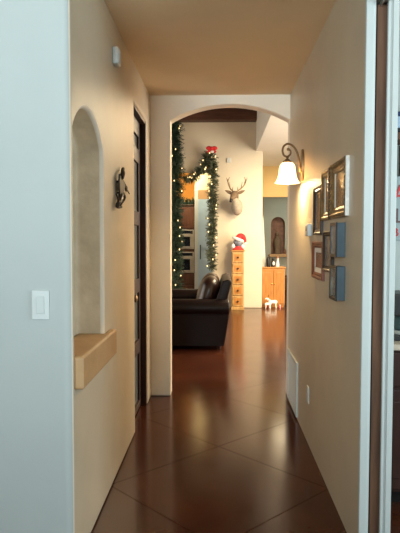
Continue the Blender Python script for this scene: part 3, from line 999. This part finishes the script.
bm = bmesh.new(); ball(bm, (1.182, 12.085, 0.935), 0.03, 0.9, 0.6, 1.5)
obj('bib', bm, FLUFF, t, True)
t = thing('figurine', 'small white figurine with a brown cap toward the right of the pine cabinet top', 'figurine', (1.272, 12.12, 0.8625))
bm = bmesh.new(); lathe(bm, [(0.034, 0.8625), (0.038, 0.89), (0.03, 0.96), (0.018, 1.01)], (1.272, 12.12, 0), 14); ball(bm, (1.272, 12.12, 1.035), 0.028)
obj('body', bm, FLUFF, t, True)
bm = bmesh.new(); lathe(bm, [(0.034, 1.045), (0.026, 1.07), (0.008, 1.10)], (1.272, 12.12, 0), 12)
obj('cap', bm, TERRACOTTA, t, True)

def reindeer(label, x, y, s, face):
    t_ = thing('reindeer_figure', label, 'reindeer figure', (x, y, 0), 'lit reindeer by the pine cabinet')
    bm_ = bmesh.new()
    P = lambda a, b_, c: (x + face * a * s, y + b_ * s, c * s)
    f = face
    loft(bm_, [((x - f * 0.12 * s, y, 0.165 * s), 0.030 * s, 0.030 * s, (0, 1, 0), (0, 0, 1)), ((x - f * 0.08 * s, y, 0.17 * s), 0.045 * s, 0.052 * s, (0, 1, 0), (0, 0, 1)), ((x, y, 0.17 * s), 0.043 * s, 0.045 * s, (0, 1, 0), (0, 0, 1)), ((x + f * 0.08 * s, y, 0.175 * s), 0.045 * s, 0.055 * s, (0, 1, 0), (0, 0, 1)), ((x + f * 0.115 * s, y, 0.21 * s), 0.030 * s, 0.034 * s, (0, 1, 0), (-f * 0.7, 0, 0.7)), ((x + f * 0.14 * s, y, 0.255 * s), 0.026 * s, 0.03 * s, (0, 1, 0), (-f * 0.7, 0, 0.7)), ((x + f * 0.175 * s, y, 0.265 * s), 0.022 * s, 0.022 * s, (0, 1, 0), (0, 0, 1)), ((x + f * 0.215 * s, y, 0.25 * s), 0.012 * s, 0.012 * s, (0, 1, 0), (0, 0, 1))], 12)
    for a, b_ in ((-0.095, -0.028), (-0.095, 0.028), (0.085, -0.028), (0.085, 0.028)):
        tube(bm_, [P(a, b_, 0.17), P(a + (0.012 if a < 0 else 0), b_, 0.085), P(a, b_, 0.0)], 0.017 * s, 6, 0.010 * s)
    obj('body', bm_, WARMLED, t_, True)
    for sg in (-1, 1):
        b3 = bmesh.new()
        tube(b3, [P(0.14, sg * 0.015, 0.28), P(0.12, sg * 0.05, 0.32), P(0.14, sg * 0.07, 0.37)], 0.006 * s, 5)
        tube(b3, [P(0.12, sg * 0.05, 0.32), P(0.16, sg * 0.05, 0.345)], 0.005 * s, 5)
        obj('antler', b3, BRASS, t_)
    b4 = bmesh.new()
    tube(b4, [(x + f * 0.115 * s + 0.034 * s * math.cos(2 * PI * i / 12) * 0.7, y + 0.036 * s * math.sin(2 * PI * i / 12), 0.21 * s - f * 0.0 + 0.02 * s * math.cos(2 * PI * i / 12)) for i in range(13)], 0.010 * s, 6)
    obj('scarf', b4, REDCLOTH, t_)
reindeer('larger glowing white reindeer figure on the floor before the pine cabinet', 1.15, 11.86, 0.75, -1)
reindeer('smaller glowing white reindeer figure on the floor at left before the pine cabinet', 1.04, 11.74, 0.55, 1)
for (x, y, s, lb) in ((1.075, 11.93, 0.06, 'small red wrapped gift at left by the reindeer figures'), (1.31, 11.92, 0.055, 'small red wrapped gift at right by the reindeer figures')):
    t = thing('gift_box', lb, 'gift', (x, y, 0))
    obj('box', B(x - s / 2, x + s / 2, y - s / 2, y + s / 2, 0, s * 0.8, 0.003), REDCLOTH, t)
    bm = bmesh.new(); box(bm, x - 0.006, x + 0.006, y - s / 2 - 0.001, y + s / 2 + 0.001, 0.0005, s * 0.8 + 0.001); ball(bm, (x, y, s * 0.85), 0.012)
    obj('ribbon', bm, FLUFF, t)

t = thing('small_chair', 'dark low chair beside the pine cabinet in the passage', 'chair', (1.66, 12.3, 0))
obj('seat', B(1.475, 1.84, 12.12, 12.48, 0.33, 0.375, 0.01), BLACK, t)
obj('backrest', B(1.475, 1.84, 12.44, 12.475, 0.42, 0.66, 0.008), BLACK, t)
obj('side_panel', B(1.475, 1.505, 12.13, 12.44, 0.375, 0.62, 0.006), BLACK, t)
for x in (1.475, 1.805):
    for y in (12.12, 12.44):
        obj('leg', B(x, x + 0.035, y, y + 0.035, 0, 0.332 if y < 12.3 else 0.66, 0.003), BLACK, t)

# rear niche: ledge and the brown figure in it
struct('sill_rear', B(1.52, 2.06, 16.86, 17.0, 0.93, 1.02, 0.01), SILL)
t = thing('statue', 'brown clay statue standing in the arched niche of the rear wall', 'statue', (1.785, 17.1, 1.02))
bm = bmesh.new(); lathe(bm, [(0.10, 1.02), (0.11, 1.05), (0.08, 1.12), (0.115, 1.30), (0.12, 1.42), (0.06, 1.53), (0.045, 1.57)], (1.785, 17.1, 0), 18)
obj('body', bm, DEERBROWN, t, True)
bm = bmesh.new(); ball(bm, (1.785, 17.09, 1.62), 0.065, 0.9, 0.9, 1.15)
obj('head', bm, DEERBROWN, t, True)
t = tag(obj('vase', lathe(bmesh.new(), [(0.03, 1.0205), (0.05, 1.06), (0.05, 1.10), (0.022, 1.15), (0.026, 1.18)], (1.99, 16.93, 0), 16), TERRACOTTA, smooth=True, base=(1.99, 16.93, 1.0205)), 'small brown vase on the ledge below the rear niche', 'vase')

# ------------------------------------------------------------------ sofa
t = thing('leather_sofa', 'dark brown leather sofa with rolled arms seen from its side beyond the arch', 'sofa', (-0.42, 8.05, 0))
sx0, sx1 = -1.05, 0.055
obj('base', B(sx0 + 0.05, sx1 + 0.03, 7.36, 8.75, 0.06, 0.36, 0.02, 3), LEATHER, t, True)
def arm_prof(y, sg):
    # (y,z) outline of a rolled arm; sg=-1: roll overhangs toward -y
    pts = [(0.16, 0.05), (-0.01, 0.05), (-0.015, 0.40), (-0.02, 0.47)]
    cy_, cz_, r_ = 0.05, 0.55, 0.115
    for k in range(13):
        a = math.radians(218 - k * 21)
        pts.append((cy_ + r_ * 1.12 * math.cos(a), cz_ + r_ * math.sin(a)))
    pts.append((0.16, 0.46))
    return [(y + (-sg) * p, q) for p, q in pts]
for yb, sg in ((7.26, -1), (8.86, 1)):
    bm = prism(bmesh.new(), arm_prof(yb, sg), 0, sx0, sx1 + 0.085, 0.025, 4)
    for v in bm.verts:
        if v.co.x > 0 and v.co.z < 0.47:
            v.co.x -= 0.16 * (0.47 - v.co.z)
    a = obj('arm', bm, LEATHER, t, True)
    bm = bmesh.new()
    yo = yb + sg * 0.022
    tube(bm, catmull([(sx0 + 0.03, yo, 0.485), ((sx0 + sx1) / 2, yo, 0.478), (sx1 + 0.0, yo, 0.488)], 6), 0.008, 6)
    obj('piping', bm, LEATHER2, a, True)
bp_ = [(-0.10, 0.34), (0.085, 0.06), (0.095, 0.50), (0.125, 0.72), (0.175, 0.90), (0.165, 0.945), (0.11, 0.955), (0.045, 0.925), (-0.02, 0.70)]
bp_ = [(-0.12, 0.10), (0.075, 0.10), (0.09, 0.50), (0.125, 0.72), (0.168, 0.87), (0.163, 0.908), (0.115, 0.922), (0.05, 0.90), (-0.02, 0.70), (-0.10, 0.40)]
obj('backrest', prism(bmesh.new(), bp_, 1, 7.30, 8.82, 0.022, 4), LEATHER, t, True)
def pillow_bm(c, hx_, hy_, hz_, tilt):
    bm_ = bmesh.new()
    bmesh.ops.create_cube(bm_, size=2)
    bmesh.ops.subdivide_edges(bm_, edges=bm_.edges[:], cuts=7, use_grid_fill=True)
    for v in bm_.verts:
        x, y, z = v.co
        n_ = (abs(x) ** 3.2 + abs(y) ** 3.2 + abs(z) ** 3.2) ** (1 / 3.2)
        mx_ = max(abs(x), abs(y), abs(z))
        v.co = v.co * (mx_ / n_)
        bul = 1 - 0.35 * max(abs(v.co.y), abs(v.co.z)) ** 2.5
        v.co.x *= bul
    M = Matrix.Translation(c) @ Matrix.Rotation(tilt, 4, 'Y') @ Matrix.Diagonal((hx_, hy_, hz_, 1))
    bmesh.ops.transform(bm_, matrix=M, verts=bm_.verts)
    return bm_
for k in range(2):
    yc = 7.72 + k * 0.68
    obj('back_cushion', pillow_bm((-0.15, yc, 0.695), 0.15, 0.34, 0.255, 0.26), LEATHER2, t, 'all')
    bm = pillow_bm((-0.62, yc, 0.435), 0.40, 0.34, 0.09, 0)
    obj('seat_cushion', bm, LEATHER2, t, 'all')
for x in (sx0 + 0.08, sx1 - 0.05):
    for y in (7.33, 8.78):
        bm = bmesh.new(); lathe(bm, [(0.022, 0), (0.028, 0.02), (0.034, 0.055), (0.034, 0.075)], (x, y, 0), 14)
        obj('foot', bm, WALNUT, t, True)

# ------------------------------------------------------------------ kitchen
t = thing('oven_cabinet', 'brown wooden tall oven cabinet in the kitchen beyond the garlands', 'cabinet', (-0.91, 13.8, 0))
ox0, ox1, oy = -1.23, -0.594, 13.5
bm = bmesh.new()
box(bm, ox0, ox0 + 0.03, oy, 14.28, 0, 2.26); box(bm, ox1 - 0.012, ox1, oy, 14.28, 0, 2.26)
for z0, z1 in ((0, 0.64), (1.152, 1.218), (1.69, 2.26)):
    box(bm, ox0 + 0.03, ox1 - 0.012, oy, 14.28, z0, z1)
obj('body', bm, CHERRY, t)
for a, b_ in ((ox0 + 0.035, -0.918), (-0.910, ox1 - 0.014)):
    d = obj('door', B(a, b_, oy - 0.022, oy - 0.001, 1.735, 2.235, 0.005), CHERRY, t)
    obj('raised_panel', B(a + 0.06, b_ - 0.06, oy - 0.029, oy - 0.02, 1.80, 2.17, 0.005), CHERRY, d)
for z0, z1 in ((0.10, 0.34), (0.37, 0.61)):
    d = obj('drawer', B(ox0 + 0.035, ox1 - 0.014, oy - 0.022, oy - 0.001, z0, z1, 0.005), CHERRY, t)
    bm = bmesh.new(); lathe(bm, [(0.008, 0), (0.016, -0.018), (0.008, -0.03)], (-0.912, oy - 0.022, (z0 + z1) / 2), 10, 'Y')
    obj('knob', bm, IRON, d, True)
obj('cornice', B(ox0 - 0.02, ox1 + 0.015, oy - 0.03, 14.28, 2.26, 2.30, 0.01), CHERRY, t)
def oven(name, label, z0, z1, hz):
    t_ = thing(name, label, 'oven', (-0.905, oy, z0))
    xa, xb = ox0 + 0.035, ox1 - 0.014
    obj('body', B(xa, xb, oy - 0.012, oy + 0.45, z0, z1, 0.004), STEEL, t_)
    d_ = obj('door', B(xa + 0.02, xb - 0.03, oy - 0.032, oy - 0.012, z0 + 0.03, z1 - 0.12, 0.006), STEEL, t_)
    obj('window', B(xa + 0.08, xb - 0.09, oy - 0.036, oy - 0.03, z0 + 0.07, z1 - 0.17, 0.004), BLACKGLASS, d_)
    b1 = bmesh.new(); tube(b1, [(xa + 0.06, oy - 0.03, hz), (xa + 0.06, oy - 0.07, hz), (xb - 0.07, oy - 0.07, hz), (xb - 0.07, oy - 0.03, hz)], 0.010)
    obj('handle', b1, STEEL, d_, True)
    obj('control_panel', B(xa + 0.02, xb - 0.03, oy - 0.020, oy - 0.012, z1 - 0.10, z1 - 0.02, 0.003), BLACKGLASS, t_)
oven('microwave_oven', 'stainless built in microwave, upper one in the brown oven cabinet', 1.22, 1.688, 1.58)
oven('wall_oven', 'stainless wall oven with dark window, lower one in the brown oven cabinet', 0.642, 1.15, 1.045)
t = thing('leaf_garland', 'dark leafy greenery lying along the top of the oven cabinet', 'greenery', (-0.9, 13.5, 2.3))
pth = [(-1.25, 13.52, 2.332), (-0.9, 13.52, 2.345), (-0.57, 13.52, 2.332)]
bm = bmesh.new(); tube(bm, pth, 0.03, 6); obj('stem', bm, PINEEDLE, t)
obj('foliage', sprigs(bmesh.new(), pth, 0.05, 260, 0.13, 9, -0.4), PINEEDLE, t)

# ------------------------------------------------------------------ room behind the sliding door
t = thing('bar_cabinet', 'dark brown base cabinet with doors seen past the sliding door', 'cabinet', (1.7, 3.25, 0))
obj('body', B(0.80, 2.9, 2.99, 3.555, 0.08, 0.858), WALNUT, t)
obj('plinth', B(0.82, 2.9, 3.04, 3.555, 0, 0.08), BLACK, t)
for k in range(4):
    a = 0.815 + k * 0.525
    obj('drawer', B(a, a + 0.505, 2.972, 2.991, 0.66, 0.84, 0.004), WALNUT, t)
    d = obj('door', B(a, a + 0.505, 2.972, 2.991, 0.10, 0.64, 0.004), WALNUT, t)
    obj('raised_panel', B(a + 0.06, a + 0.445, 2.966, 2.973, 0.16, 0.58, 0.004), WALNUT, d)
tag(obj('counter_top', B(0.775, 2.92, 2.95, 3.557, 0.858, 0.890, 0.004), COUNTER), 'beige counter top over the dark brown base cabinet', 'counter top')
t = thing('coffee_maker', 'black coffee maker with glass jug on the beige counter', 'coffee maker', (1.06, 3.18, 0.8905))
obj('base', B(0.955, 1.17, 3.05, 3.30, 0.8905, 0.922, 0.006), DARKPL, t)
obj('column', B(0.955, 1.17, 3.22, 3.30, 0.922, 1.13, 0.006), DARKPL, t)
obj('reservoir', B(0.955, 1.17, 3.06, 3.30, 1.022, 1.148, 0.012), DARKPL, t)
bm = bmesh.new(); lathe(bm, [(0.062, 0.942), (0.076, 0.955), (0.078, 0.985), (0.062, 1.020)], (1.045, 3.125, 0), 22)
obj('glass_jug', bm, TEALGLASS, t, True)
bm = bmesh.new(); lathe(bm, [(0.080, 0.9225), (0.085, 0.93), (0.085, 0.942), (0.05, 0.942)], (1.045, 3.125, 0), 22)
obj('warming_plate', bm, WHITE, t, True)
t = thing('wall_shelf', 'brown wooden wall shelf above the counter in the side room', 'shelf', (1.7, 3.45, 2.04))
obj('board', B(1.0, 2.5, 3.36, 3.555, 2.035, 2.078, 0.004), DOORWOOD, t)
for x in (1.13, 2.2):
    bm = bmesh.new(); tube(bm, [(x, 3.548, 1.86), (x, 3.42, 1.99), (x, 3.40, 2.035)], 0.009); tube(bm, [(x, 3.548, 1.84), (x, 3.548, 2.03)], 0.009)
    obj('bracket', bm, IRON, t, True)
for z0, z1, mm, lb, cat in ((2.0785, 2.105, DARKPL, 'dark grey folded cloth at the bottom of the stack on the wall shelf', 'cloth'), (2.1055, 2.175, PALEBLUE, 'pale blue folded cloth in the middle of the stack on the wall shelf', 'cloth'), (2.1755, 2.203, NAVY, 'navy folded cloth on top of the stack on the wall shelf', 'cloth')):
    t = tag(obj('folded_cloth', B(1.03, 1.36, 3.37, 3.54, z0, z1, 0.010, 3), mm, smooth=True, base=(1.23, 3.45, z0)), lb, cat, 'folded cloths on the wall shelf')
t = thing('wall_sign', 'pale wall sign with red and dark letters under the wall shelf', 'sign', (1.3, 3.55, 1.42))
obj('board', B(1.06, 1.75, 3.545, 3.5585, 1.44, 1.84, 0.003), SIGNBOARD, t)
def letter(ch, x, z, size, mm):
    cu = bpy.data.curves.new('letter', 'FONT')
    cu.body = ch
    cu.size = size
    cu.extrude = 0.004
    cu.materials.append(mm)
    tmp = bpy.data.objects.new('letter', cu)
    COL.objects.link(tmp)
    me_ = bpy.data.meshes.new_from_object(tmp.evaluated_get(bpy.context.evaluated_depsgraph_get()))
    bpy.data.objects.remove(tmp)
    o = bpy.data.objects.new('letter', me_)
    COL.objects.link(o)
    o.parent = t
    o.rotation_euler = (PI / 2, 0, 0)
    o.location = Vector((x, 3.541, z)) - ORG[t.name]
letter('A', 1.082, 1.68, 0.155, SIGNRED)
letter('L', 1.098, 1.55, 0.13, SIGNDARK)
letter('B', 1.085, 1.465, 0.075, SIGNRED)
t = thing('pendant_lamp', 'round brass pendant hanging close to the ceiling of the side room', 'pendant', (1.115, 3.3, 2.56))
bm = bmesh.new(); lathe(bm, [(0.05, HC - 0.0005), (0.05, HC - 0.012), (0.015, HC - 0.02)], (1.115, 3.3, 0), 18); obj('canopy', bm, BRASS, t, True)
bm = bmesh.new(); tube(bm, [(1.115, 3.3, HC - 0.015), (1.115, 3.3, 2.62)], 0.006); obj('rod', bm, BRASS, t, True)
bm = bmesh.new(); ball(bm, (1.115, 3.3, 2.585), 0.052, u=20, v=14); obj('globe', bm, BRASS, t, True)
